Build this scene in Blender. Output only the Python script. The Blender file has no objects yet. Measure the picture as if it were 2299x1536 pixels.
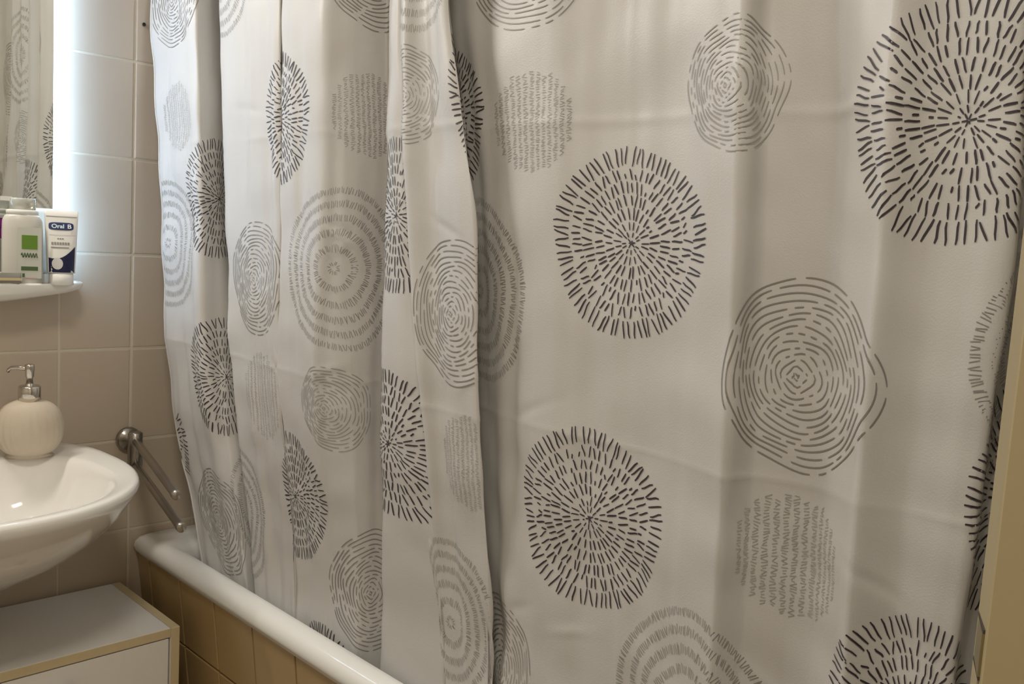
import bpy, bmesh, math, random
import numpy as np
from mathutils import Vector, Matrix
random.seed(7); rng = np.random.default_rng(11)
sc = bpy.context.scene; C = sc.collection
CZ = 1.275                                   # height of the lens above the floor (metres)

# ------------------------------------------------------------------ camera
YAW, PITCH, ROLL, FPX = 0.7891777, 0.10792544, 0.05910597, 2080.0
def cam_axes():
    f = np.array([math.sin(YAW)*math.cos(PITCH), math.cos(YAW)*math.cos(PITCH), -math.sin(PITCH)])
    r = np.array([math.cos(YAW), -math.sin(YAW), 0.0]); u = np.cross(r, f)
    return r*math.cos(ROLL)+u*math.sin(ROLL), -r*math.sin(ROLL)+u*math.cos(ROLL), f
AR, AU, AF = cam_axes()
cd = bpy.data.cameras.new('camera'); cam = bpy.data.objects.new('camera', cd); C.objects.link(cam)
cd.sensor_width = 36; cd.lens = FPX/2299*36; cd.clip_start = 0.02
cam.matrix_world = Matrix(((AR[0], AU[0], -AF[0], 0), (AR[1], AU[1], -AF[1], 0), (AR[2], AU[2], -AF[2], CZ), (0, 0, 0, 1)))
sc.camera = cam
def ray(px, py): return AR*((px-1149.5)/FPX) - AU*((py-768)/FPX) + AF
def on_x(px, py, X): r = ray(px, py); return Vector(r*X/r[0]) + Vector((0, 0, CZ))
def on_y(px, py, Y): r = ray(px, py); return Vector(r*Y/r[1]) + Vector((0, 0, CZ))
def on_z(px, py, Z): r = ray(px, py); return Vector(r*(Z-CZ)/r[2]) + Vector((0, 0, CZ))

# ------------------------------------------------------------------ world, light, exposure
w = bpy.data.worlds.new('world'); sc.world = w; w.use_nodes = True
w.node_tree.nodes['Background'].inputs[0].default_value = (0.9, 0.86, 0.8, 1)
w.node_tree.nodes['Background'].inputs[1].default_value = 0.15
def area(name, loc, target, size, power, col):
    l = bpy.data.lights.new(name, 'AREA'); l.shape = 'RECTANGLE'; l.size, l.size_y = size; l.energy = power; l.color = col
    o = bpy.data.objects.new(name, l); C.objects.link(o); o.location = loc
    o.rotation_euler = (Vector(target)-Vector(loc)).to_track_quat('-Z', 'Z').to_euler(); return o
area('ceiling_lamp_light', (0.0, 0.22, 2.36), (0.0, 0.22, 0), (0.34, 0.34), 13.0, (1.0, 0.92, 0.80))
area('mirror_lamp_light', (0.30, 1.84, 1.985), (0.62, 0.9, 1.15), (0.55, 0.06), 13.5, (1.0, 0.94, 0.86))
sc.view_settings.view_transform = 'Standard'; sc.view_settings.look = 'None'
sc.view_settings.gamma = 1; sc.view_settings.use_curve_mapping = False
sc.view_settings.exposure = 0.0

# ------------------------------------------------------------------ materials
def mat(name, col, rough=0.5, metal=0.0, spec=0.5, var=0.0, vscale=6, bump=0.0, bscale=40, trans=0.0, emit=None, estr=0, coat=0, transl=0):
    m = bpy.data.materials.new(name); m.use_nodes = True; nt = m.node_tree; b = nt.nodes['Principled BSDF']
    b.inputs['Base Color'].default_value = (*col, 1); b.inputs['Roughness'].default_value = rough
    b.inputs['Metallic'].default_value = metal; b.inputs['Specular IOR Level'].default_value = spec
    b.inputs['Transmission Weight'].default_value = trans; b.inputs['Coat Weight'].default_value = coat
    if emit: b.inputs['Emission Color'].default_value = (*emit, 1); b.inputs['Emission Strength'].default_value = estr
    tc = nt.nodes.new('ShaderNodeTexCoord')
    if var:
        n = nt.nodes.new('ShaderNodeTexNoise'); n.inputs['Scale'].default_value = vscale; n.inputs['Detail'].default_value = 4
        nt.links.new(tc.outputs['Object'], n.inputs['Vector'])
        mx = nt.nodes.new('ShaderNodeMix'); mx.data_type = 'RGBA'
        mx.inputs[6].default_value = (*[c*(1-var) for c in col], 1); mx.inputs[7].default_value = (*[min(1, c*(1+var)) for c in col], 1)
        nt.links.new(n.outputs['Fac'], mx.inputs[0]); nt.links.new(mx.outputs[2], b.inputs['Base Color'])
    if bump:
        n2 = nt.nodes.new('ShaderNodeTexNoise'); n2.inputs['Scale'].default_value = bscale; n2.inputs['Detail'].default_value = 3
        nt.links.new(tc.outputs['Object'], n2.inputs['Vector'])
        bp = nt.nodes.new('ShaderNodeBump'); bp.inputs['Strength'].default_value = bump; bp.inputs['Distance'].default_value = 0.002
        nt.links.new(n2.outputs['Fac'], bp.inputs['Height']); nt.links.new(bp.outputs['Normal'], b.inputs['Normal'])
    if transl:
        t = nt.nodes.new('ShaderNodeBsdfTranslucent'); t.inputs[0].default_value = (*col, 1)
        ms = nt.nodes.new('ShaderNodeMixShader'); ms.inputs[0].default_value = transl
        nt.links.new(b.outputs[0], ms.inputs[1]); nt.links.new(t.outputs[0], ms.inputs[2])
        nt.links.new(ms.outputs[0], nt.nodes['Material Output'].inputs[0])
    return m
M = dict(
    tile=mat('beige_tile', (0.55, 0.46, 0.36), 0.22, var=0.05, vscale=5, bump=0.15, bscale=9),
    apron=mat('shaded_beige_tile', (0.42, 0.29, 0.135), 0.25, var=0.06, vscale=5, bump=0.15, bscale=9),  # beige tile again, with the tub front's shadow put into the colour
    grout=mat('grout', (0.66, 0.60, 0.48), 0.9, bump=0.4, bscale=200),
    plaster=mat('plaster', (0.72, 0.68, 0.60), 0.9, bump=0.3, bscale=90),
    floor=mat('floor_tile', (0.42, 0.35, 0.27), 0.4, var=0.1),
    ceramic=mat('white_ceramic', (0.86, 0.84, 0.79), 0.09, coat=0.4),
    enamel=mat('white_enamel', (0.90, 0.89, 0.85), 0.12, coat=0.3),
    chrome=mat('chrome', (0.62, 0.58, 0.52), 0.16, metal=1),
    chromed=mat('worn_chrome', (0.42, 0.39, 0.35), 0.28, metal=1, bump=0.15, bscale=120),
    mirror=mat('mirror_glass', (0.70, 0.70, 0.65), 0.015, metal=1),
    led=mat('led_diffuser', (0.9, 0.95, 1), 0.5, emit=(0.42, 0.665, 1.0), estr=24),
    metal=mat('brushed_aluminium', (0.6, 0.6, 0.6), 0.35, metal=1),
    white=mat('white_laminate', (0.86, 0.85, 0.81), 0.45, var=0.02, bump=0.1, bscale=300),
    band=mat('beige_edge_band', (0.66, 0.55, 0.34), 0.5, var=0.06, vscale=30),
    dark=mat('dark_gap', (0.05, 0.04, 0.03), 0.8),
    soap=mat('cream_stoneware', (0.56, 0.48, 0.375), 0.55, var=0.05, vscale=30, bump=0.3, bscale=150),
    curtain=mat('curtain_fabric', (0.70, 0.682, 0.655), 0.43, spec=0.45, bump=0.12, bscale=500, transl=0.22),
    ink=mat('dark_print', (0.035, 0.027, 0.035), 0.5),
    inkg=mat('grey_print', (0.235, 0.22, 0.20), 0.5),
    inks=mat('pale_grey_print', (0.31, 0.30, 0.28), 0.5),
    door=mat('cream_door_paint', (0.40, 0.325, 0.185), 0.45, bump=0.1, bscale=60),
    latch=mat('dull_brass_plate', (0.30, 0.25, 0.13), 0.4, metal=0.8),
    plastic=mat('white_plastic', (0.82, 0.81, 0.77), 0.3),
    bottlew=mat('shaded_white_plastic', (0.62, 0.60, 0.54), 0.3),  # white plastic darkened to paint in the shade of a backlit bottle
    clearcap=mat('milky_clear_plastic', (0.90, 0.90, 0.82), 0.2, trans=0.65),
    tubeb=mat('pale_blue_plastic', (0.70, 0.83, 0.90), 0.3),
    green=mat('green_ink', (0.13, 0.26, 0.025), 0.5), dgreen=mat('dark_green_ink', (0.08, 0.14, 0.05), 0.5),
    pgreen=mat('pale_green_label', (0.60, 0.61, 0.54), 0.5), pink=mat('pink_ink', (0.70, 0.48, 0.45), 0.5),
    navy=mat('navy_ink', (0.004, 0.005, 0.05), 0.35), blue=mat('blue_ink', (0.012, 0.03, 0.12), 0.4), greyink=mat('grey_ink', (0.28, 0.28, 0.26), 0.5),
    silver=mat('silver_ink', (0.66, 0.66, 0.66), 0.3, metal=0.4), white_ink=mat('white_ink', (0.9, 0.9, 0.9), 0.4),
    petal=mat('purple_petal', (0.32, 0.02, 0.30), 0.5, var=0.3, vscale=60), stem=mat('green_stem', (0.10, 0.2, 0.04), 0.5),
    glass=mat('smoky_glass', (0.22, 0.21, 0.17), 0.15, coat=0.5),
    lampw=mat('opal_lamp', (0.9, 0.9, 0.88), 0.4, emit=(1, 0.95, 0.86), estr=1.5),
)

# ------------------------------------------------------------------ helpers
def link(name, me, m=None, parent=None, loc=None, smooth=False):
    o = bpy.data.objects.new(name, me); C.objects.link(o)
    if m: me.materials.append(M[m])
    if parent: o.parent = parent
    if loc is not None: o.location = loc
    if smooth:
        for p in me.polygons: p.use_smooth = True
    return o
def from_bm(name, bm, m, parent=None, smooth=False, loc=None):
    bmesh.ops.recalc_face_normals(bm, faces=bm.faces)
    me = bpy.data.meshes.new(name); bm.to_mesh(me); bm.free(); return link(name, me, m, parent, loc, smooth)
def tag(o, label=None, cat=None, group=None, kind=None):
    if label: o['label'] = label
    if cat: o['category'] = cat
    if group: o['group'] = group
    if kind: o['kind'] = kind
    return o
def empty(name, loc): 
    o = bpy.data.objects.new(name, None); o.empty_display_size = 0.05; C.objects.link(o); o.location = loc; return o
def box(name, a, b, m, parent=None, bev=0.0, seg=2, bm=None):
    """axis-aligned box in world coordinates (parents given are at the coordinates in parent.location)"""
    off = parent.location if parent else Vector((0, 0, 0))
    if parent and parent.parent: off = off + parent.parent.location
    bm = bmesh.new(); bmesh.ops.create_cube(bm, size=1)
    for v in bm.verts: v.co = Vector([(a[i]+b[i])/2 + v.co[i]*(b[i]-a[i]) for i in range(3)]) - off
    if bev: bmesh.ops.bevel(bm, geom=bm.edges[:], offset=bev, segments=seg, affect='EDGES', profile=0.5)
    return from_bm(name, bm, m, parent)
def loft(name, rings, m, parent=None, cap0=True, cap1=True, closed=True, smooth=True, loc=None):
    bm = bmesh.new(); R = [[bm.verts.new(p) for p in r] for r in rings]
    n = len(R[0])
    for a, b in zip(R, R[1:]):
        for i in range(n if closed else n-1):
            j = (i+1) % n; bm.faces.new((a[i], a[j], b[j], b[i]))
    if cap0: bm.faces.new(R[0][::-1])
    if cap1: bm.faces.new(R[-1])
    return from_bm(name, bm, m, parent, smooth, loc)
def lathe(name, prof, m, parent=None, n=40, loc=None, smooth=True, rad=lambda a, z: 1.0):
    return loft(name, [[(r*rad(2*math.pi*i/n, z)*math.cos(2*math.pi*i/n), r*rad(2*math.pi*i/n, z)*math.sin(2*math.pi*i/n), z) for i in range(n)] for r, z in prof], m, parent, loc=loc, smooth=smooth)
def tube(name, pts, r, m, parent=None, n=16, loc=None, caps=True):
    pts = [Vector(p) for p in pts]; rings = []
    for i, p in enumerate(pts):
        d = (pts[min(i+1, len(pts)-1)]-pts[max(i-1, 0)]).normalized()
        up = Vector((0, 0, 1)) if abs(d.z) < 0.95 else Vector((0, 1, 0))
        s = d.cross(up).normalized(); t = s.cross(d)
        ri = r[i] if isinstance(r, (list, tuple)) else r
        rings.append([p + s*ri*math.cos(2*math.pi*k/n) + t*ri*math.sin(2*math.pi*k/n) for k in range(n)])
    return loft(name, rings, m, parent, loc=loc, cap0=caps, cap1=caps)
def rrect(x0, x1, y0, y1, r, z, k=8):
    out = []
    for cx, cy, a0 in ((x1-r, y1-r, 0), (x0+r, y1-r, 90), (x0+r, y0+r, 180), (x1-r, y0+r, 270)):
        for i in range(k+1):
            a = math.radians(a0+90*i/k); out.append((cx+r*math.cos(a), cy+r*math.sin(a), z))
    return out
def text(name, s, size, m, parent, loc, rot, bold=0.0, sx=1.0):
    cu = bpy.data.curves.new(name, 'FONT'); cu.body = s; cu.size = size; cu.align_x = 'CENTER'; cu.align_y = 'CENTER'; cu.offset = bold
    o = bpy.data.objects.new(name+'_tmp', cu); C.objects.link(o)
    dg = bpy.context.evaluated_depsgraph_get(); me = bpy.data.meshes.new_from_object(o.evaluated_get(dg))
    bpy.data.objects.remove(o)
    o = link(name, me, m, parent, loc); o.rotation_euler = rot; o.scale = (sx, 1, 1); return o

# ------------------------------------------------------------------ the room
WY = 1.975                                    # face of the wash-basin wall
XL, XR, YB = -1.0, 1.60, -0.70
wall = tag(box('wall_back', (XL-0.1, WY+0.0014, 0), (XR+0.1, WY+0.12, 2.45), 'grout'), kind='structure')
tag(box('wall_right', (XR, YB, 0), (XR+0.1, WY+0.003, 2.45), 'plaster'), kind='structure')
tag(box('wall_left', (XL-0.1, YB, 0), (XL, WY+0.003, 2.45), 'plaster'), kind='structure')
tag(box('wall_tub_end', (0.95, YB, 0), (XR, 0.262, 2.45), 'plaster'), kind='structure')
tag(box('wall_front', (XL-0.1, YB-0.1, 0), (XR+0.1, YB, 2.45), 'plaster'), kind='structure')
tag(box('floor', (XL-0.1, YB-0.1, -0.1), (XR+0.1, WY+0.12, 0), 'floor'), kind='structure')
tag(box('ceiling', (XL-0.1, YB-0.1, 2.45), (XR+0.1, WY+0.12, 2.55), 'plaster'), kind='structure')
def tile_mesh(w, h, d, m):
    bm = bmesh.new(); bmesh.ops.create_cube(bm, size=1)
    for v in bm.verts: v.co = Vector((v.co.x*w, v.co.y*d, v.co.z*h))
    fe = [e for e in bm.edges if all(v.co.y < 0 for v in e.verts)]
    bmesh.ops.bevel(bm, geom=fe, offset=0.0022, segments=2, affect='EDGES', profile=0.6)
    bmesh.ops.recalc_face_normals(bm, faces=bm.faces)
    me = bpy.data.meshes.new('tile'); bm.to_mesh(me); bm.free(); me.materials.append(M[m]); return me
PX, PZ = 0.1472, 0.2008
tm = tile_mesh(PX-0.0042, PZ-0.0042, 0.010, 'tile')
for i in range(-12, 6):
    for k in range(12):
        x = 0.8275 + PX*(i+0.5); z = CZ-0.678 + PZ*(k-3+0.5)
        if x+PX/2 > XR or x-PX/2 < XL or z+PZ/2 > 2.46 or z-PZ/2 < -0.01: continue
        t = link('tile', tm, None, wall, (x, WY+0.005+rng.uniform(-0.0004, 0.0004), z))
        t.rotation_euler = (rng.uniform(-0.002, 0.002), 0, rng.uniform(-0.002, 0.002))
hp = on_y(323, 55, WY-0.001)
h = lathe('drill_hole', [(0.0038, 0), (0.0038, 0.002), (0.0028, 0.0022), (0.0026, 0.0008)], 'dark', wall, 16, hp); h.rotation_euler = (math.pi/2, 0, 0)

# ------------------------------------------------------------------ bathtub with its tiled apron
RZ = CZ-0.689; TX0 = 0.834; TX1 = XR-0.002; TY0 = 0.264; TY1 = WY-0.0015
def tubring(i, z, r): return rrect(TX0+i, TX1-i, TY0+i, TY1-i, r, z)
tub = tag(empty('bathtub', (0, 0, 0)), 'white enamel bathtub with a rounded rim behind the tiled apron', 'bathtub')
def inring(ix, iy, z, r): return rrect(TX0+ix, TX1-ix, TY0+iy, TY1-iy, r, z)
loft('tub_shell', [tubring(0.012, RZ-0.045, 0.01), tubring(0.003, RZ-0.034, 0.012), tubring(0.0, RZ-0.024, 0.014), tubring(0.002, RZ-0.013, 0.016),
     tubring(0.008, RZ-0.005, 0.018), tubring(0.018, RZ, 0.02), inring(0.030, 0.06, RZ+0.001, 0.05), inring(0.040, 0.10, RZ, 0.08), inring(0.047, 0.118, RZ-0.006, 0.10),
     inring(0.052, 0.127, RZ-0.02, 0.11), inring(0.058, 0.15, RZ-0.12, 0.12), inring(0.085, 0.22, RZ-0.30, 0.14), inring(0.12, 0.27, RZ-0.40, 0.16), inring(0.18, 0.33, RZ-0.43, 0.16)],
     'enamel', tub, cap0=False)
AX = TX0+0.014; LEAN = 0.058; AH = RZ-0.036
apr = bmesh.new()
for (x, z) in ((AX+0.008, AH), (AX+0.008+LEAN, 0.0)):
    for y in (TY0, TY1): apr.verts.new((x, y, z)); apr.verts.new((x+0.03, y, z))
apr.verts.ensure_lookup_table()
bmesh.ops.convex_hull(apr, input=apr.verts[:])
apr = tag(from_bm('wall_tub_apron', apr, 'grout'), kind='structure')
ap0 = on_x(478, 1430, AX); aph = on_x(440, 1469, AX+0.015)
tma = tile_mesh(PX-0.004, PZ-0.004, 0.010, 'apron')
ang = math.atan(LEAN/AH)
j = 0
for k in range(-3, 2):
    z0 = aph.z+PZ*k; z1 = min(z0+PZ, AH); z0c = max(z0, 0.0)
    if z1-z0c < 0.02: continue
    for i in range(-12, 12):
        y0 = ap0.y+PX*i; y1 = y0+PX
        y0c, y1c = max(y0, TY0), min(y1, TY1)
        if y1c-y0c < 0.012: continue
        zc = (z0c+z1)/2; xc = AX+0.003+LEAN*(AH-zc)/AH
        t = link('tile', tma, None, apr, (xc, (y0c+y1c)/2, zc)); t.rotation_euler = (0, -ang, 0)
        t.rotation_mode = 'QUATERNION'
        t.rotation_quaternion = Matrix.Rotation(-ang, 4, 'Y').to_quaternion() @ Matrix.Rotation(-math.pi/2, 4, 'Z').to_quaternion()
        t.scale = ((y1c-y0c-0.004)/(PX-0.004), 1, (z1-z0c-0.004)/(PZ-0.004))

# ------------------------------------------------------------------ shower curtain
ROWS = [0, 500, 1000, 1450]
COLS = [  # pixel columns of one fold line at the four rows, then its distance plane (metres from the lens, across the tub)
    (340, 365, 400, 484, .856), (385, 405, 436, 515, .858), (434, 452, 476, 545, .850), (470, 488, 512, 570, .888), (502, 518, 550, 592, .926),
    (492, 509, 540, 580, .868), (565, 575, 590, 625, .858), (627, 631, 636, 660, .850),
    (631, 634, 640, 664, .872), (635, 637, 646, 668, .850), (722, 722, 720, 735, .838), (790, 795, 795, 800, .872), (872, 872, 868, 868, .936),
    (880, 867, 861, 860, .866), (905, 921, 962, 992, .866), (908, 926, 966, 996, .900), (904, 916, 957, 990, .853), (955, 978, 995, 1030, .865),
    (985, 1030, 1040, 1070, .853), (1003, 1070, 1078, 1106, .856), (1000, 1064, 1070, 1096, .872), (1002, 1063, 1071, 1097, .88), (1004, 1054, 1064, 1090, .932), (1062, 1104, 1114, 1132, .904),
    (1200, 1200, 1195, 1190, .890), (1305, 1302, 1296, 1285, .901), (1420, 1412, 1402, 1390, .910), (1540, 1530, 1512, 1490, .905), (1668, 1652, 1626, 1600, .884),
    (1735, 1722, 1696, 1670, .920), (1880, 1866, 1842, 1820, .934), (2010, 1980, 1935, 1900, .900), (2110, 2080, 2035, 1995, .920),
    (2270, 2235, 2160, 2100, .918), (2315, 2288, 2216, 2150, .926), (2325, 2296, 2222, 2156, .975), (2345, 2318, 2246, 2180, .99), (2385, 2358, 2290, 2225, .965), (2420, 2390, 2330, 2270, .98)]
def sstep(a, b, x): t = np.clip((x-a)/(b-a), 0, 1); return t*t*(3-2*t)
def xdep(x0, zrel):
    lo = max(0.8955, 0.8955+(x0-0.885)*0.45); lo = max(lo, min(x0, 0.96)) if x0 > 0.9 else lo
    return x0 + (lo-x0)*float(sstep(-0.15, -0.655, zrel)) if zrel < -0.15 else x0
def cdep(ci, z):                              # the pinched groove in the second panel opens out lower down
    return COLS[ci][4]-0.022*float(sstep(-0.02, -0.24, z))*(ci == 8)-0.030*float(sstep(-0.36, -0.50, z))*(ci == 15)
NZ, SUB = 430, 12
ZT, ZB = 0.765, -0.80
zs = np.linspace(ZT, ZB, NZ)
ctrl = np.zeros((len(COLS), NZ, 2))
for ci, c in enumerate(COLS):
    yy, zz = [], []
    for px, row in zip(c[:4], ROWS):
        r = ray(px, row); x = c[4]
        for _ in range(12): z = r[2]*x/r[0]; x = 0.5*x+0.5*xdep(cdep(ci, z), z)
        yy.append(r[1]*x/r[0]); zz.append(z)
    za, ya = np.array(zz[::-1]), np.array(yy[::-1])
    sl = (yy[-1]-yy[-2])/(zz[-1]-zz[-2])
    y = np.interp(zs, za, ya)
    y = np.where(zs < za[0], ya[0]+0.3*sl*(zs-za[0]), y)
    ker = np.hanning(61); ker /= ker.sum(); y = np.convolve(np.pad(y, 30, 'edge'), ker, 'valid')
    ctrl[ci, :, 0] = [xdep(cdep(ci, z), z) for z in zs]; ctrl[ci, :, 1] = np.minimum(y, WY-0.012)
pad = np.concatenate([2*ctrl[:1]-ctrl[1:2], ctrl, 2*ctrl[-1:]-ctrl[-2:-1]])
NC = len(COLS); tt = np.linspace(0, NC-1, (NC-1)*SUB+1); XY = np.zeros((len(tt), NZ, 2))
for n, t in enumerate(tt):
    i = min(int(t), NC-2); a = t-i; p0, p1, p2, p3 = pad[i], pad[i+1], pad[i+2], pad[i+3]
    k = 0.36                                                     # tightened cardinal spline
    m1, m2 = k*(p2-p0), k*(p3-p1)
    XY[n] = (2*a**3-3*a**2+1)*p1 + (a**3-2*a**2+a)*m1 + (-2*a**3+3*a**2)*p2 + (a**3-a**2)*m2
mid = NZ//2
U = np.concatenate([[0], np.cumsum(np.hypot(*np.diff(XY[:, mid], axis=0).T))])
G = np.zeros((len(tt), NZ, 3)); G[:, :, :2] = XY; G[:, :, 2] = zs[None]+CZ
def normals(G):
    du = np.gradient(G, axis=0); dz = np.gradient(G, axis=1); n = np.cross(dz, du)
    n /= np.linalg.norm(n, axis=2, keepdims=True)+1e-12; return n
N = normals(G)
if N[len(tt)*2//3, mid, 0] > 0: N = -N
Ug, Zg = np.meshgrid(U, zs, indexing='ij')
disp = np.zeros_like(Ug)
for _ in range(46):                                             # soft crumples
    th = rng.uniform(0, math.pi); wl = rng.uniform(0.05, 0.22); kx, kz = math.cos(th)/wl, math.sin(th)/wl
    disp += 0.00042*wl/0.1*np.sin(2*math.pi*(kx*Ug+kz*Zg)+rng.uniform(0, 6.3))*(0.5+0.5*np.sin(Ug*rng.uniform(3, 9)+rng.uniform(0, 6)))*(0.5+0.5*np.sin(Zg*rng.uniform(3, 9)+rng.uniform(0, 6)))
for wl, am in ((0.047, .0011), (0.071, .0016), (0.103, .0020), (0.031, .0005)):                       # narrow hanging ripples
    disp += am*np.sin(2*math.pi*(Ug+0.02*np.sin(Zg*2.3+wl*90))/wl+wl*700)*(0.45+0.55*np.sin(Ug*2.9+wl*60)**2)*np.where(Ug < np.interp(24, tt, U), 1.0, 0.55)*(1-0.35*np.sin(Zg*3.1+Ug*4)**2)
zc = (on_x(1300, 975, .91).z-CZ)
disp += 0.0016*np.exp(-np.abs(Zg-zc-0.002*np.sin(Ug*9))/0.0055)*(0.45+0.55*np.sin(Ug*11+1.0)**2)      # fold lines from the packet
disp += 0.0012*np.exp(-((Zg-zc-0.40)/0.0065)**2)*(0.4+0.6*np.sin(Ug*8)**2)
for tk, am in ((26, 0.0013), (28, 0.0030), (31, 0.0030), (6.3, 0.0012), (24.6, 0.0012)):
    uk = np.interp(tk, tt, U); disp += am*np.exp(-np.abs(Ug-uk)/0.010)
for _ in range(26):                                             # short sharp wrinkles
    u0, z0, a, L = rng.uniform(0.0, U[-1]), rng.uniform(-0.6, 0.45), rng.uniform(-0.6, 0.6), rng.uniform(0.02, 0.06)
    s = (Ug-u0)*math.cos(a)+(Zg-z0)*math.sin(a); q = -(Ug-u0)*math.sin(a)+(Zg-z0)*math.cos(a)
    disp += rng.choice([-1, 1])*0.0016*np.exp(-(s/L)**2-(q/0.007)**2)
G = G + N*disp[:, :, None]
N = normals(G)
if N[len(tt)*2//3, mid, 0] > 0: N = -N
nt_, nz_ = len(tt), NZ
idx = np.arange(nt_*nz_).reshape(nt_, nz_)
quads = np.stack([idx[:-1, :-1], idx[1:, :-1], idx[1:, 1:], idx[:-1, 1:]], -1).reshape(-1, 4)
me = bpy.data.meshes.new('fabric'); me.from_pydata(G.reshape(-1, 3).tolist(), [], quads.tolist())
curt = tag(empty('shower_curtain', (0.9, 1.1, RZ)), 'white shower curtain printed with dark and grey dashed circles, hanging into the bathtub', 'shower curtain')
def cworld(o): o.parent = curt; o.location = -curt.location; return o
cworld(link('fabric', me, 'curtain', smooth=True))
hem_pts = [Vector(G[0, i]) for i in range(0, NZ, 6)]
cworld(tube('hem', hem_pts, 0.0022, 'curtain', n=8))

def surf(u, z):
    """point and normal on the cloth at cloth coordinate u (m from the left hem) and height z"""
    fi = np.interp(u, U, np.arange(nt_)); fk = np.interp(-z, -zs, np.arange(nz_))
    i = np.clip(fi.astype(int), 0, nt_-2); k = np.clip(fk.astype(int), 0, nz_-2); a = (fi-i)[:, None]; b = (fk-k)[:, None]
    def bl(A): return (1-a)*(1-b)*A[i, k]+a*(1-b)*A[i+1, k]+(1-a)*b*A[i, k+1]+a*b*A[i+1, k+1]
    n = bl(N); n /= np.linalg.norm(n, axis=1, keepdims=True); return bl(G), n
# image position of every cloth node, to find the cloth coordinate seen at a pixel
Vc = G-np.array([0, 0, CZ]); dpt = Vc@AF; PXg = 1149.5+FPX*(Vc@AR)/dpt; PYg = 768-FPX*(Vc@AU)/dpt
def cloth_at(px, py):
    d2 = (PXg-px)**2+(PYg-py)**2; near = d2 < max(40, d2.min()*1.5+1)
    c = np.where(near, dpt, 99); i, k = np.unravel_index(np.argmin(c), c.shape)
    return U[i]+0.0, zs[k]
def strokes(name, polys, widths, m, cu, cz):
    vs, fs = [], []
    for pl, wd in zip(polys, widths):
        pl = np.array(pl); q = pl+np.array([cu, cz])
        if q[:, 0].min() < 0.002 or q[:, 0].max() > U[-1]-0.002 or q[:, 1].min() < ZB or q[:, 1].max() > ZT: continue
        d = np.gradient(q, axis=0); d /= np.linalg.norm(d, axis=1, keepdims=True)+1e-9; nrm = np.stack([-d[:, 1], d[:, 0]], 1)
        tp = np.ones(len(q)); tp[0] = tp[-1] = 0.7
        for side in (-1, 1):
            P, n = surf(*(q+side*nrm*wd*0.5*tp[:, None]).T)
            vs.append(P+n*0.0008)
        b = sum(len(v) for v in vs[:-2]); L = len(q)
        fs += [(b+i, b+i+1, b+L+i+1, b+L+i) for i in range(L-1)]
    if not fs: return
    me = bpy.data.meshes.new(name); me.from_pydata(np.concatenate(vs).tolist(), [], fs)
    return cworld(link(name, me, m))
def burst(px, py, R=.1175, du=0, dz=0, u=None):
    cu, cz = cloth_at(px, py); cu = cu+du if u is None else u; cz += dz; P, W = [], []
    edges = [.0, .06, .13, .24, .37, .51, .65, .79, 1.0]; num = [6, 11, 19, 30, 42, 54, 62, 80]
    for e0, e1, n in zip(edges, edges[1:], num):
        ph = rng.uniform(0, 6.3)
        for i in range(n):
            a = ph+2*math.pi*(i+rng.uniform(-.22, .22))/n
            lobes = 1+0.03*math.sin(3*a+1)+0.02*math.sin(5*a)
            up = 0.05*math.sin(a)
            r0 = (e0+(e1-e0)*rng.uniform(0.0, .16))*R*lobes; r1 = (e1-(e1-e0)*(rng.uniform(0.0, .1) if e1 == 1 else rng.uniform(-.04, .2)))*R*lobes
            if e1 < .9 and rng.random() < .12: r1 = r0+(r1-r0)*.45
            if r1-r0 < 0.003: r1 = r0+0.003
            da = rng.uniform(-.05, .05); b = rng.uniform(-.014, .014)
            s = np.linspace(0, 1, 5); rr = r0+(r1-r0)*s; aa = a+da*(s-.5)+b*np.sin(s*math.pi*2)*(0.5 if e0 > .2 else .2)
            P.append(np.stack([rr*np.cos(aa), rr*np.sin(aa)], 1)); W.append(0.0021*rng.uniform(.85, 1.15)*(0.8 if e0 < .15 else 1))
    strokes('printed_burst', P, W, 'ink', cu, cz)
def rings(px, py, R=.105, du=0, dz=0, m='inkg'):
    cu, cz = cloth_at(px, py); cu += du; cz += dz; P, W = [], []
    nr = 15 if R > .09 else 14; p1, p2, p3 = rng.uniform(0, 6.3, 3); ox, oz = -.14*R, -.03*R
    for j in range(nr):
        f = (j+.45)/nr; r = f*R; a = rng.uniform(0, 6.3); end = a+2*math.pi
        while a < end-.05:
            L = min(rng.choice([.12, .3, .55, .85], p=[.2, .3, .3, .2])*(0.5+.7/(f+.35)), end-a)
            s = np.linspace(a, a+L, max(3, int(L*R*f/.006)+3))
            rr = r*(1+f*(.028*np.sin(3*s+p1)+.018*np.sin(5*s+p2)+.010*np.sin(8*s+p3))) + .012*R*np.sin(s*4+j)
            P.append(np.stack([rr*np.cos(s)+ox*(1-f), rr*np.sin(s)+oz*(1-f)], 1)); W.append(0.0015 if R > .09 else 0.00125)
            a += L+min(.35, .0055/(r+.003)+rng.uniform(.0, .06))
    strokes('printed_rings', P, W, m, cu, cz)
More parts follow.
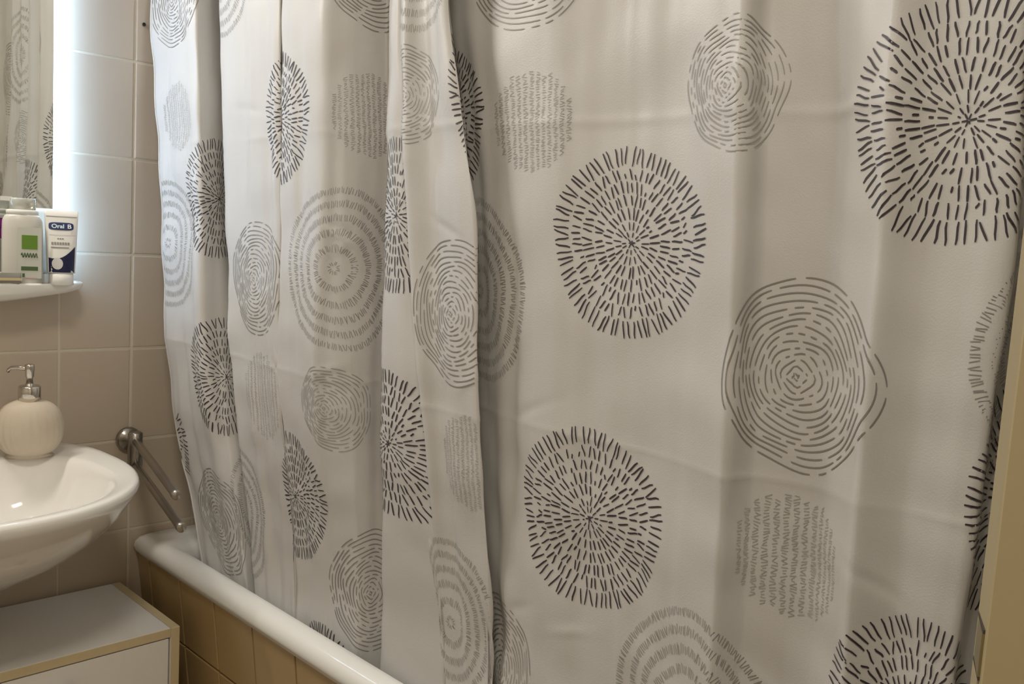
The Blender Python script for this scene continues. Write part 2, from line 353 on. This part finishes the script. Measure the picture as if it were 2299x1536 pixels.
def fringe(px, py, R=.13, du=0, dz=0):
    cu, cz = cloth_at(px, py); cu += du; cz += dz; P, W = [], []
    p1, p2 = rng.uniform(0, 6.3, 2)
    for f, ln in ((.06, .05), (.25, .09), (.45, .095), (.63, .095), (.80, .09), (.96, .085)):
        n = max(9, int(2*math.pi*f*R/.0036))
        for i in range(n):
            a = 2*math.pi*(i+rng.uniform(-.3, .3))/n; k = 1+.03*math.sin(3*a+p1)+.02*math.sin(5*a+p2)
            r0 = (f-ln/2*rng.uniform(.6, 1.15))*R*k; r1 = (f+ln/2*rng.uniform(.6, 1.15))*R*k; d = rng.uniform(-.35, .35)*.0036/(f*R)
            P.append([(r0*math.cos(a-d), r0*math.sin(a-d)), (r1*math.cos(a+d), r1*math.sin(a+d))]); W.append(.00115)
    strokes('printed_fringe_rings', P, W, 'inkg', cu, cz)
def script(px, py, R=.068, du=0, dz=0):
    cu, cz = cloth_at(px, py); cu += du; cz += dz; P, W = [], []
    for c in range(13):
        x = (c-6)/6.6*R; hh = math.sqrt(max(0.02, 1-(x/R)**2))*R*rng.uniform(.92, 1.02); y = -hh; ph = rng.uniform(0, 6)
        while y < hh:
            xo = .0007*math.sin(y*160+ph); s = .0030*rng.uniform(.6, 1.3); dy = rng.uniform(-.0011, .0022)
            P.append([(x+xo-s, y-dy), (x+xo+s, y+dy)]); W.append(.0010); y += rng.uniform(.0024, .0038)
    strokes('printed_script_disc', P, W, 'inks', cu, cz)
for a in ((1418, 548), (1325, 1165), (2180, 272), (2050, 1645), (497, 447), (514, 846), (888, 487), (870, 1000), (664, 1120), (720, 1545)): burst(*a)
burst(622, 268, du=.062); burst(1030, 235, u=1.468); burst(2190, 1150, du=.105); burst(2275, 700, du=.13); burst(405, 1000, du=-.09)
rings(1812, 845, R=.108)
for a in ((1022, 705), (574, 625), (848, 1330), (1122, 1500), (388, -10), (850, -75), (1200, -115), (492, 1170)): rings(*a)
rings(1640, 185, R=.075, m='inks')
for a in ((738, 922), (912, 210)): rings(*a, R=.073, m='inks')
for a in ((745, 605), (376, 550), (490, -70), (1010, 1400), (940, -135), (1530, 1620)): fringe(*a)
fringe(1110, 660, du=-.055); fringe(568, 1160, du=-.07); fringe(2190, 795, du=.128)
for a in ((1190, 268), (832, 258), (398, 262), (1048, 1045)): script(*a)
script(1782, 1252, R=.069); script(588, 892, R=.080)

# rod and rings above the frame
rod = tag(empty('curtain_rod', (0.89, WY, 2.085)), 'white straight curtain rod running above the shower curtain', 'curtain rod')
tube('pole', [(0, -0.003, 0), (0, 0.264-WY, 0)], 0.011, 'plastic', rod)
for y in (-0.004, 0.262+0.006-WY):
    o = lathe('end_flange', [(0.024, 0), (0.024, 0.006), (0.016, 0.012)], 'plastic', rod, 24, (0, y, 0)); o.rotation_euler = (math.pi/2 if y > -1 else -math.pi/2, 0, 0)

# ------------------------------------------------------------------ washbasin
BX, BZ = 0.411, CZ-0.455; hw = 0.293; YF, YK = 1.432, WY-0.001
def basin_ring(sx, yf, yk, z, n=72, e=2.5):
    """D-shaped outline: flat at the wall, bulging to the front"""
    out = []
    for i in range(n):
        a = 2*math.pi*i/n; c, s = math.cos(a), math.sin(a)
        ym = yk-(yk-yf)*0.42
        ex = 2.25 if s < 0 else 4.2
        x = sx*1.035*math.copysign(abs(c)**(2/ex), c); 
        y = ym + (ym-yf)*math.copysign(abs(s)**(2/ex), s) if s < 0 else ym+(yk-ym)*abs(s)**(2/ex)
        out.append((BX+x*(1-0.10*max(0, (y-ym)/(yk-ym))**2), y, z))
    return out
bas = tag(empty('washbasin', (0, 0, 0)), 'white ceramic washbasin mounted on the tiled wall below the shelf', 'washbasin')
R_ = basin_ring
loft('basin_body', [R_(.05, 1.80, YK, BZ-.215), R_(.12, 1.72, YK, BZ-.205), R_(.18, 1.63, YK, BZ-.175), R_(.225, 1.56, YK, BZ-.135), R_(.258, 1.50, YK, BZ-.092), R_(.277, 1.462, YK, BZ-.055), R_(.289, 1.440, YK, BZ-.026),
    R_(.294, 1.431, YK, BZ-.012), R_(.292, 1.434, YK, BZ-.003), R_(.287, 1.440, YK-.004, BZ), R_(.279, 1.450, YK-.02, BZ-.001),
    R_(.250, 1.462, 1.868, BZ-.003), R_(.243, 1.468, 1.858, BZ-.006), R_(.238, 1.474, 1.853, BZ-.014), R_(.231, 1.484, 1.849, BZ-.035), R_(.215, 1.51, 1.84, BZ-.075), R_(.180, 1.55, 1.82, BZ-.118), R_(.12, 1.61, 1.77, BZ-.14), R_(.03, 1.68, 1.72, BZ-.145)], 'ceramic', bas)
lathe('drain', [(.024, 0), (.024, .003), (.018, .004), (.016, .001)], 'chrome', bas, 24, (BX, 1.70, BZ-.1445))

# ------------------------------------------------------------------ soap dispenser
sp = on_z(66, 1022, BZ); sp = Vector((sp.x, sp.y, BZ-.0015))
soap = tag(empty('soap_dispenser', sp), 'cream shell-ribbed soap dispenser with a chrome pump standing on the washbasin', 'soap dispenser')
prof = []
for i in range(21):
    a = -math.pi/2+math.pi*i/20; r = .0585*max(math.cos(a), .0)**.62; z = .054+.054*math.sin(a)
    prof.append((max(r, .036 if i < 10 else .021), z))
prof = [(.034, .0), (.042, .002)]+[p for p in prof if .004 < p[1] < .106]+[(.022, .1075)]
body = lathe('bottle_body', prof, 'soap', soap, 120, smooth=True,
    rad=lambda a, z: 1+.040*(.35+.65*max(0, math.cos(a-3.6)))*abs(math.sin(a*13+ (z-.05)*9))*min(1, max(0, (z-.008)/.02))*min(1, max(0, (.100-z)/.03)))
body.scale = (1, .74, 1); body.rotation_euler = (0, 0, math.radians(-18))
lathe('pump_collar', [(.0185, .106), (.0195, .1065), (.0195, .133), (.018, .1345), (.0085, .135), (.0075, .139)], 'chrome', soap, 32)
pump = lathe('pump_stem', [(.0058, .134), (.0058, .150), (.0075, .152), (.0085, .170), (.0085, .174), (.006, .1755)], 'chrome', soap, 24)
d = Vector((-AR[0], -AR[1], 0)).normalized()
tube('spout', [Vector((0, 0, .1665)), d*.02+Vector((0, 0, .1675)), d*.034+Vector((0, 0, .1665)), d*.0395+Vector((0, 0, .163)), d*.041+Vector((0, 0, .158))], [.0042, .004, .0035, .0032, .003], 'chrome', pump, 12)

# ------------------------------------------------------------------ towel rail with two swivel arms
tw = Vector((.822, WY-.003, CZ-.474))
rail = tag(empty('towel_rail', tw), 'chrome swivel towel rail with two arms on the wall above the bathtub end', 'towel rail')
o = lathe('wall_rosette', [(.026, 0), (.026, .007), (.023, .011), (.012, .013), (.011, .03)], 'chromed', rail, 32); o.rotation_euler = (math.pi/2, 0, 0)
piv = Vector((.002, -.034, 0))
lathe('swivel_post', [(.011, -.066), (.015, -.063), (.015, .018), (.012, .021)], 'chromed', rail, 24, piv)
for zrel, tip in ((-.472, (397, 1113)), (-.524, (408, 1186))):
    e = on_z(*tip, CZ+zrel)-tw; s = piv+Vector((0, 0, zrel+.474)); e.z = s.z
    dd = (e-s).normalized()
    tube('arm', [s, s+dd*.02, s+(e-s)*.5, e-dd*.016, e-dd*.015, e-dd*.002, e], [.0085, .0080, .0080, .0080, .0088, .0088, .007], 'chromed', rail, 16)

# ------------------------------------------------------------------ mirror with a lit edge
MX1, MX0, MZ0, MZ1 = 0.655, -0.02, CZ-.118, 1.93
MY = 1.938
mir = tag(empty('mirror', (0.3, WY, MZ0)), 'frameless wall mirror with a lit cool white side strip above the shelf', 'mirror')
box('mirror_housing', (MX0+.006, MY+.006, MZ0+.004), (MX1-.004, WY-.003, MZ1), 'metal', mir)
box('mirror_glass', (MX0, MY, MZ0), (MX1, MY+.005, MZ1), 'mirror', mir, .0008, 1)
for xa, xb in ((MX1+.0005, MX1+.0155), (MX0-.0155, MX0-.0005)):
    box('led_strip', (xa, MY+.002, MZ0+.002), (xb, MY+.012, MZ1), 'led', mir, .003, 2)

# wall lamp above the mirror (out of the frame) and ceiling lamp
wl = tag(empty('wall_lamp', (0.30, WY-.003, 2.02)), 'white wall lamp fixed above the mirror', 'wall lamp')
box('lamp_bracket', (.25, 1.885, 2.005), (.35, WY-.003, 2.045), 'metal', wl, .003)
box('lamp_cover', (.02, 1.83, 2.0), (.58, 1.885, 2.05), 'lampw', wl, .008)
cl = tag(empty('ceiling_lamp', (0, .22, 2.45)), 'round white ceiling lamp in the middle of the ceiling', 'ceiling lamp')
lathe('lamp_base', [(.20, -.012), (.20, -.0005)], 'metal', cl, 48); lathe('lamp_bowl', [(.10, -.075), (.16, -.06), (.19, -.035), (.195, -.0125)], 'lampw', cl, 48)

# ------------------------------------------------------------------ shelf and the things on it
SZ = CZ-.1305; SX0, SX1 = -.05, .705; SF = 1.848
def shelf_ring(z, ins, bel):
    out = []; n = 60; cx = (SX0+SX1)/2; hx = (SX1-SX0)/2-ins
    for i in range(n+1):
        a = math.pi*i/n; x = math.cos(a); 
        out.append((cx+hx*math.copysign(abs(x)**.55, x), WY-.003-(WY-.003-SF-ins*.5)*math.sin(a)**.42, z))
    return out
def belly(zs_, f):   # underside sinks towards the middle
    out = []
    for (x, y, z) in zs_:
        q = 1-((x-(SX0+SX1)/2)/((SX1-SX0)/2))**2; out.append((x, y, z-f*max(q, 0)))
    return out
shelf = tag(empty('wall_shelf', (0, 0, 0)), 'white ceramic shelf with rounded ends on the wall under the mirror', 'shelf')
loft('shelf_body', [shelf_ring(SZ-.003, .006, 0), shelf_ring(SZ, .0, 0), shelf_ring(SZ-.004, -.001, 0), belly(shelf_ring(SZ-.012, .002, 0), .004), belly(shelf_ring(SZ-.018, .02, 0), .012), belly(shelf_ring(SZ-.019, .09, 0), .030), belly(shelf_ring(SZ-.018, .16, 0), .034)], 'ceramic', shelf)
STZ = SZ-.0028
ry = math.radians(-12)                          # things on the shelf turn a little towards the room
def turned(o, a=ry): o.rotation_euler = (0, 0, a); return o
# pump bottle
bp = on_y(50, 637, 1.885); bot = turned(tag(empty('foam_bottle', (bp.x, 1.885, STZ)), 'white pump bottle with a green label and milky clear cap on the shelf', 'bottle'))
def oval(rx, ry_, z, n=40, e=2.6): return [(rx*math.copysign(abs(math.cos(2*math.pi*i/n))**(2/e), math.cos(2*math.pi*i/n)), ry_*math.copysign(abs(math.sin(2*math.pi*i/n))**(2/e), math.sin(2*math.pi*i/n)), z) for i in range(n)]
loft('bottle_body', [oval(.030, .018, 0), oval(.0335, .021, .003), oval(.0345, .022, .02), oval(.0345, .022, .100), oval(.0335, .021, .118), oval(.030, .019, .126), oval(.0265, .018, .129)], 'bottlew', bot)
cap = loft('cap_skirt', [oval(.0275, .0185, .1295, e=2), oval(.0275, .0185, .137, e=2), oval(.025, .017, .1385, e=2)], 'plastic', bot)
loft('clear_cap', [oval(.0225, .016, .1386, e=2.2), oval(.0222, .0158, .158, e=2.2), oval(.0212, .015, .160, e=2.2)], 'clearcap', bot)
box_l = lambda name, x0, x1, z0, z1, m, par, y=-.0222, t=.0006: from_bm(name, cube_bm((x0, y-t, z0), (x1, y, z1)), m, par)
def cube_bm(a, b):
    bm = bmesh.new(); bmesh.ops.create_cube(bm, size=1)
    for v in bm.verts: v.co = Vector([(a[i]+b[i])/2+v.co[i]*(b[i]-a[i]) for i in range(3)])
    return bm
from_bm('spout', cube_bm((-.036, -.006, .1535), (-.018, .006, .1615)), 'plastic', bot)
lab = box_l('label', -.010, .030, .012, .106, 'pgreen', bot)
box_l('label_print', -.003, .023, .066, .092, 'green', lab, -.0229, .0004)
box_l('label_print', -.004, .024, .0265, .034, 'dgreen', lab, -.0229, .0004)
box_l('label_print', -.002, .002, .014, .021, 'dgreen', lab, -.0229, .0004)
box_l('label_print', .003, .022, .0125, .0145, 'pink', lab, -.0229, .0004)
tube('label_print', [(-.004+.027*q/40, -.0232, .055+.0045*math.sin(q*.9)) for q in range(41)], .0008, 'dgreen', lab, 6)   # illegible script
# toothpaste tubes
def tube_body(name, root, wb, wt, hgt, th, m, zc=0.0):
    rg = []
    for i in range(13):
        f = i/12; z = zc+f*hgt; rx = wb+(wt-wb)*f; rr = th*(1-f**1.3)+.0012
        rg.append(oval(rx, rr, z, 32, 2.0+2*f))
    return loft(name, rg, m, root)
tp = on_y(137, 637, 1.868); tpz = STZ
pas = turned(tag(empty('toothpaste_tube', (tp.x, 1.868, tpz)), 'white and navy toothpaste tube standing on its cap on the shelf', 'toothpaste tube'), math.radians(-14))
lathe('screw_cap', [(.0205, 0), (.022, .001), (.0215, .021), (.019, .0225)], 'plastic', pas, 36)
tb = tube_body('tube_body', pas, .0245, .0295, .118, .0195, 'plastic', .0228)
def facey(z):      # y of the tube's front at height z
    f = (z-.0228)/.118; return -(.0195*(1-max(f, 0)**1.3)+.0012)
def wrap(name, pts, m, par, off=.0006):
    """a flat print that follows the tube front; pts are (x, z) outlines"""
    bm = bmesh.new(); vs = [bm.verts.new((x, 0, z)) for x, z in pts]; bm.faces.new(vs)
    bmesh.ops.triangulate(bm, faces=bm.faces[:]); bmesh.ops.subdivide_edges(bm, edges=bm.edges[:], cuts=4, use_grid_fill=True)
    for v in bm.verts:
        f = (v.co.z-.0228)/.118; rx = .0245+(.0295-.0245)*f; e = 2+2*max(f, 0)
        v.co.y = facey(v.co.z)*max(.0, 1-min(1, abs(v.co.x)/rx)**e)**(1/e)-off
    return from_bm(name, bm, m, par)
arc = [(-.0225+.0455*i/16, .052+.022*(i/16)**1.6-.006*math.sin(i/16*math.pi)) for i in range(17)]
wrap('navy_base', [(-.0215, .0245)]+[(.0215, .0245)]+arc[::-1], 'navy', tb)
wrap('logo_badge', [(-.001+.0215*math.copysign(abs(math.cos(a))**.45, math.cos(a)), .1115+.0072*math.copysign(abs(math.sin(a))**.45, math.sin(a))) for a in [2*math.pi*i/40 for i in range(40)]], 'blue', tb)
wrap('tooth_emblem', [(-.008+.0095*math.cos(2*math.pi*i/24), .041+.011*math.sin(2*math.pi*i/24)) for i in range(24)], 'silver', tb, .0011)
wrap('print_line', [(-.0185, .0702), (.012, .0702), (.012, .0725), (-.0185, .0725)], 'greyink', tb)
wrap('print_line', [(-.0215, .0945), (.024, .0945), (.024, .0955), (-.0215, .0955)], 'silver', tb)
wrap('crimp_line', [(-.0265, .129), (.0265, .129), (.0265, .1303), (-.0265, .1303)], 'greyink', tb)
def ptext(s, size, m, x, z, off=.0016, bold=0.0, sx=1): 
    text('print_text', s, size, m, tb, (x, facey(z)-off, z), (math.pi/2-.20, 0, 0), bold, sx)
ptext('Oral', .0108, 'tubeb', -.0068, .1113, .0022, .0003, 1.1); ptext('B', .0112, 'white_ink', .0128, .1113, .0034, .0002, 1.15)
for q in range(7): wrap('print_mark', [(-.018+.0046*q, .0765), (-.0146+.0046*q, .0765), (-.0146+.0046*q, .0815), (-.018+.0046*q, .0815)], 'greyink', tb)   # small unreadable lettering
for q in range(3): wrap('print_mark', [(-.008+.004*q, .087), (-.005+.004*q, .087), (-.005+.004*q, .0893), (-.008+.004*q, .0893)], 'greyink', tb)
t2p = on_y(103, 634, 1.917)
pas2 = turned(tag(empty('toothpaste_tube', (t2p.x, 1.917, STZ)), 'pale blue tube standing behind the toothpaste on the shelf', 'toothpaste tube'), math.radians(-30))
lathe('screw_cap', [(.014, 0), (.015, .001), (.0145, .018), (.013, .0195)], 'plastic', pas2, 32)
tb2 = tube_body('tube_body', pas2, .0185, .024, .124, .015, 'tubeb', .0198)
for z, wd in ((.100, .010), (.085, .014), (.060, .012), (.045, .008)):
    from_bm('print_line', cube_bm((-.018, -(.015*(1-((z-.0198)/.124)**1.3)+.0012)-.0010, z), (-.018+wd, -(.015*(1-((z-.0198)/.124)**1.3)+.0012)+.006, z+.003)), 'greyink', tb2)
# small smoky dish
dsp = on_y(2, 637, 1.868)
dish = tag(empty('glass_dish', (dsp.x, 1.868, STZ)), 'small smoky glass dish on the shelf beside the pump bottle', 'dish')
loft('dish_body', [rrect(-.028, .028, -.014, .014, .004, 0), rrect(-.030, .030, -.016, .016, .005, .003), rrect(-.031, .031, -.017, .017, .005, .022), rrect(-.028, .028, -.014, .014, .004, .022), rrect(-.027, .027, -.013, .013, .004, .006)], 'glass', dish)
from_bm('dish_band', cube_bm((-.0312, -.0174, .008), (.0312, -.0165, .013)), 'band', dish)
# orchid in a small vase, mostly outside the frame
op = on_y(-6, 512, 1.90); vx = op.x-.055
orch = tag(empty('orchid', (vx, 1.915, STZ)), 'purple orchid blossom on a green stem at the mirror', 'flower')
lathe('vase', [(.014, 0), (.018, .003), (.02, .02), (.012, .05), (.009, .07), (.011, .074), (.009, .0735), (.007, .06)], 'ceramic', orch, 28)
fl = Vector((op.x-vx, -.018, op.z-STZ))
tube('stem', [(0, 0, .03), (0, 0, .075), (.008, -.004, .11), (.028, -.010, fl.z+.012), fl+Vector((-.004, .006, .004))], .0013, 'stem', orch, 8)
blossom = link('blossom', lathe('blossom_core', [(.001, -.004), (.004, -.002), (.004, .002), (.001, .004)], 'petal', None, 12).data, None, orch, fl)
bpy.data.objects.remove(bpy.data.objects['blossom_core'])
for i in range(5):
    a = 2*math.pi*i/5+.3; bm = bmesh.new(); L, W = .020, .0105
    rows = []
    for q in range(6):
        f = q/5; wv = W*math.sin(math.pi*(f*.85+.12))**.8*.5*1.6
        rows.append([bm.verts.new((wv*s, -.003*math.sin(f*math.pi)-.002*abs(s), f*L)) for s in (-1, -.5, 0, .5, 1)])
    for r0, r1 in zip(rows, rows[1:]):
        for c in range(4): bm.faces.new((r0[c], r0[c+1], r1[c+1], r1[c]))
    bmesh.ops.solidify(bm, geom=bm.faces[:], thickness=.0008)
    p = from_bm('petal', bm, 'petal', blossom, True); p.rotation_euler = (0, a, 0)

# ------------------------------------------------------------------ cabinet below the basin
KZ = CZ-.788; KX1, KX0, KF, KB = .803, .16, 1.668, WY-.018; th = .018
cab = tag(empty('bathroom_cabinet', ((KX0+KX1)/2, (KF+KB)/2, 0)), 'white laminate cabinet with beige edge banding standing under the washbasin', 'cabinet')
def panel(name, a, b, m='white', par=cab, bev=.0008): return box(name, a, b, m, par, bev, 1)
panel('top_panel', (KX0+th, KF+.0012, KZ-th), (KX1-th, KB, KZ))
panel('side_panel', (KX1-th+.0003, KF+.0012, 0.0), (KX1, KB, KZ-.0012)); panel('side_panel', (KX0, KF+.0012, 0.0), (KX0+th-.0003, KB, KZ-.0012))
panel('edge_band', (KX0+th, KF-.0004, KZ-th), (KX1-th, KF+.001, KZ), 'band')
for xa in (KX0, KX1-th+.0003):
    panel('edge_band', (xa, KF-.0004, 0.0), (xa+th-.0003, KF+.001, KZ), 'band'); panel('edge_band', (xa, KF+.0012, KZ-.001), (xa+th-.0003, KB, KZ), 'band', bev=.0003)
panel('back_panel', (KX0+th, KB-.004, .06), (KX1-th, KB, KZ-th)); panel('bottom_panel', (KX0+th, KF+.0012, .06), (KX1-th, KB-.004, .06+th))
panel('plinth', (KX0+th, KF+.03, 0), (KX1-th, KF+.045, .06))
cm = (KX0+KX1)/2
kp = on_y(143, 1546, KF)
for xa, xb, kx in ((KX0+th+.003, cm-.0015, cm-.05), (cm+.0015, KX1-th-.003, None)):
    dr = panel('cabinet_door', (xa, KF+.002, .065), (xb, KF+.018, KZ-th-.003), bev=.001)
    kn = Vector((kp.x if kx is None else kx, KF+.002, kp.z))
    k = lathe('knob', [(.006, 0), (.006, .012), (.013, .018), (.015, .024), (.012, .029), (.004, .031)], 'metal', dr, 24, kn-cab.location); k.rotation_euler = (math.pi/2, 0, 0)

# ------------------------------------------------------------------ open door at the right
nr = np.array([.5286, .1513]); fr = np.array([.5652, .1667]); tdir = (fr-nr)/np.linalg.norm(fr-nr); pdir = np.array([tdir[1], -tdir[0]])
door = tag(empty('door_1', (nr[0], nr[1], .008)), kind='structure')
def dpt2(a, b, z): return (pdir[0]*a+tdir[0]*b, pdir[1]*a+tdir[1]*b, z)
def dprism(name, poly, z0, z1, m, par=door):
    return loft(name, [[dpt2(a, b, z0) for a, b in poly], [dpt2(a, b, z1) for a, b in poly]], m, par, smooth=False)
dprism('door_leaf', [(0.0008, 0), (.80, 0), (.80, .0385), (0, .0385), (-.001, .0365), (0, .001)], 0, 2.0, 'door')
zl1 = CZ-.3635*.565; zl0 = zl1-.0245
dprism('latch_bolt', [(-.0016, .005), (.002, .005), (.002, .034), (-.0010, .034)], zl0, zl1, 'latch')
for z in (zl0-.0022, zl1): dprism('bolt_gap', [(-.0012, .005), (.002, .005), (.002, .035), (-.0012, .035)], z, z+.0022, 'dark')
dprism('latch_plate', [(-.0013, .006), (.001, .006), (.001, .034), (-.0013, .034)], zl0-.18, zl0-.0025, 'door')
